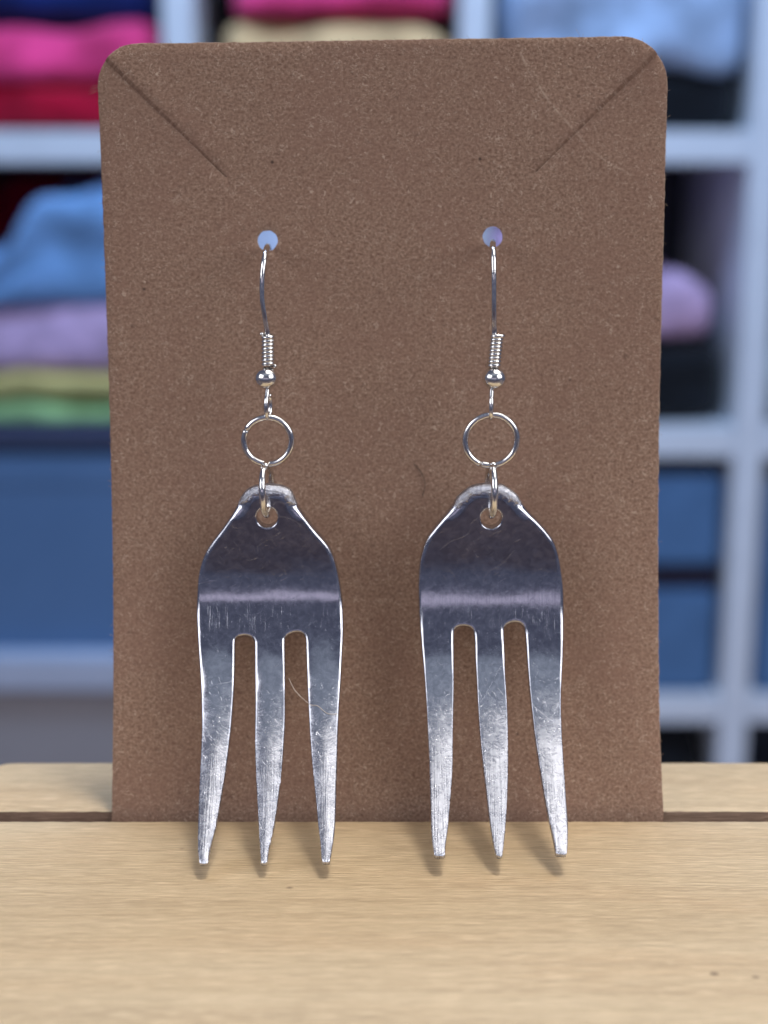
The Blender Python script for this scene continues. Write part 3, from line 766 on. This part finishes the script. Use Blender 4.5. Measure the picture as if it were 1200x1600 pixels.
garment('folded_garment', 'yellow ochre folded garment above the pale green one', a, b, -.2775, -.247, CREAM, group=G, folds=1, seed=6, yf=.015)
garment('folded_garment', 'lavender folded garment under the crumpled denim blue one', a, b, -.246, -.165, LAV, group=G, folds=1, seed=7, yf=.018, top=lambda t: .02 * math.sin(3 * t))
garment('crumpled_garment', 'bright denim blue crumpled garment lying on the lavender one', a, b - .02, -.166, -.075, DENIM, group=G, folds=2, seed=8, yf=.0, rough=.085, top=lambda t: -.035 + .095 / (1 + math.exp(-(t - .46) / .04)) - .03 * max(0, t - .8))
garment('folded_garment', 'crimson garment pushed behind the crumpled denim blue one', a, b, -.164, -.005, CRIM, group=G, folds=1, seed=9, yf=.31, depth=.06)
a, b = cell(1)
garment('folded_garment', 'beige folded garment under the second hot pink one', a + .02, b, .0465, .176, TAN, group=G, folds=1, seed=10)
garment('folded_garment', 'hot pink folded garment lying on the beige one', a + .035, b, .180, .236, PINK, group=G, folds=1, seed=11, yf=.014, top=lambda t: .03 * (t - .5))
garment('folded_garment', 'turquoise folded garment on top of the pink and beige stack', a + .01, b - .05, .252, .31, (.05, .40, .50), group=G, folds=1, seed=12, yf=.03)
garment('folded_garment', 'pale blue grey folded garment behind the card', a, b, -.3085, -.045, (.52, .56, .68), group=G, folds=2, seed=13, yf=.03)
a, b = cell(2)
garment('folded_garment', 'black folded garment under the draped sky blue one', a, b, .0465, .118, BLACK, group=G, folds=1, seed=14)
garment('draped_garment', 'sky blue garment with a wavy drooping hem over the black one', a + .012, b, .120, .245, SKY, group=G, folds=1, seed=15, yf=-.004, hem=.035)
garment('folded_garment', 'black folded garment under the lavender crumpled one', a, b, -.3085, -.205, BLACK, group=G, folds=2, seed=16)
garment('crumpled_garment', 'lavender crumpled garment sloping down on a black one', a, b - .02, -.203, -.145, LAV, group=G, folds=1, seed=17, yf=.01, rough=.02, top=lambda t: .10 * max(0, 1 - 2.2 * t) + .03 * math.exp(-((t - .82) / .12) ** 2))
garment('folded_garment', 'black folded garment at the foot of the shelf', a, b, -.9195 + .0, -.72, BLACK, group=G, folds=3, seed=18)
a, b = cell(3)
garment('folded_garment', 'pale green garment in the end column of the shelf', a, b, -.3085, -.10, (.45, .55, .55), group=G, folds=2, seed=19)
garment('folded_garment', 'black garment in the end column of the shelf', a, b, .0465, .15, BLACK, group=G, folds=2, seed=20)

M_BIN = mat_fabric('blue_box_fabric', (.09, .19, .36), .15)
M_LID = mat_fabric('dark_lid_fabric', (.02, .015, .03), .15)
def storage_box(x0, x1, z0, z1, label, lid):
    r = empty('storage_box', ((x0 + x1) / 2, YS + .17, CZ0 + z0))
    zt = z1 - (.03 if lid else 0)
    box_obj('box_body', (x0, x1, YS + .012, YS + .33, CZ0 + z0, CZ0 + zt), M_BIN, r, .006)
    if lid: box_obj('lid', (x0 - .002, x1 + .002, YS + .016, YS + .334, CZ0 + zt + .0003, CZ0 + z1), M_LID, r, .004)
    else: box_obj('rim', (x0 + .01, x1 - .01, YS + .02, YS + .325, CZ0 + zt + .0003, CZ0 + zt + .004), M_LID, r)
    tag(r, label, 'storage box', 'blue storage boxes in the shelf')
a, b = cell(2, .01)
storage_box(a, b, -.6575, -.49, 'blue fabric storage box with a dark lid under another blue box', True)
storage_box(a, b, -.489, -.37, 'blue fabric storage box stacked on the dark-lidded one', False)
a, b = cell(3, .01)
storage_box(a, b, -.6575, -.38, 'tall blue fabric storage box in the end column of the shelf', False)

# grey cabinet with pale top and a blue tote standing in front of the shelf
YC = 1.30
cab = empty('low_cabinet', (-.45, YC + .16, 0))
ct = CZ0 - .49
M_CAB = mat_plain('grey_cabinet_paint', (.30, .29, .30), .5, 8)
box_obj('body', (-.78, -.12, YC + .012, YC + .32, 0, ct - .0365), M_CAB, cab, .003)
box_obj('top_board', (-.80, -.10, YC, YC + .33, ct - .036, ct), mat_plain('pale_blue_laminate', (.42, .48, .60), .4), cab, .003)
tag(cab, 'grey low cabinet with a pale top under the blue tote', 'cabinet')
tote = empty('storage_tote', (-.45, YC + .10, ct))
x0, x1, y0, y1, h = -.72, -.15, YC + .03, YC + .17, .207
M_TOTE = mat_plain('blue_tote_plastic', (.08, .17, .33), .45, 10)
V = []; F = []
box_obj('lid', (x0 + .004, x1 - .004, y0 + .004, y1 - .004, ct + h + .0004, ct + h + .012), mat_plain('navy_gap_shade', (.012, .02, .05), .6), tote, .003)  # dark slab standing for the shadow gap above the tote
lev = [(0, .975), (.004, .985), (h - .03, 1.0), (h - .03, 1.02), (h, 1.02), (h, .99), (h - .1, .985), (.012, .96)]
cx, cy = (x0 + x1) / 2, (y0 + y1) / 2
def rr_loop(sx, sy, r, n=6):
    P = []
    for qx, qy, a0 in ((1, 1, 0), (-1, 1, 90), (-1, -1, 180), (1, -1, 270)):
        for k in range(n + 1):
            t = math.radians(a0 + 90 * k / n); P.append((qx * (sx - r) + r * math.cos(t), qy * (sy - r) + r * math.sin(t)))
    return P
for z, sc in lev:
    for px, py in rr_loop((x1 - x0) / 2 * sc, (y1 - y0) / 2 * sc, .03): V.append((cx + px + .45, cy + py - (YC + .10), z))
n = len(V) // len(lev)
for j in range(len(lev) - 1):
    for i in range(n): F.append((j * n + i, j * n + (i + 1) % n, (j + 1) * n + (i + 1) % n, (j + 1) * n + i))
F.append(tuple(reversed(range(n)))); F.append(tuple((len(lev) - 1) * n + i for i in range(n)))
mesh_obj('tub', V, F, M_TOTE, tote, smooth=False)
tag(tote, 'blue plastic tote with a dark slab for the shadow gap above, standing on the grey cabinet', 'storage tote')
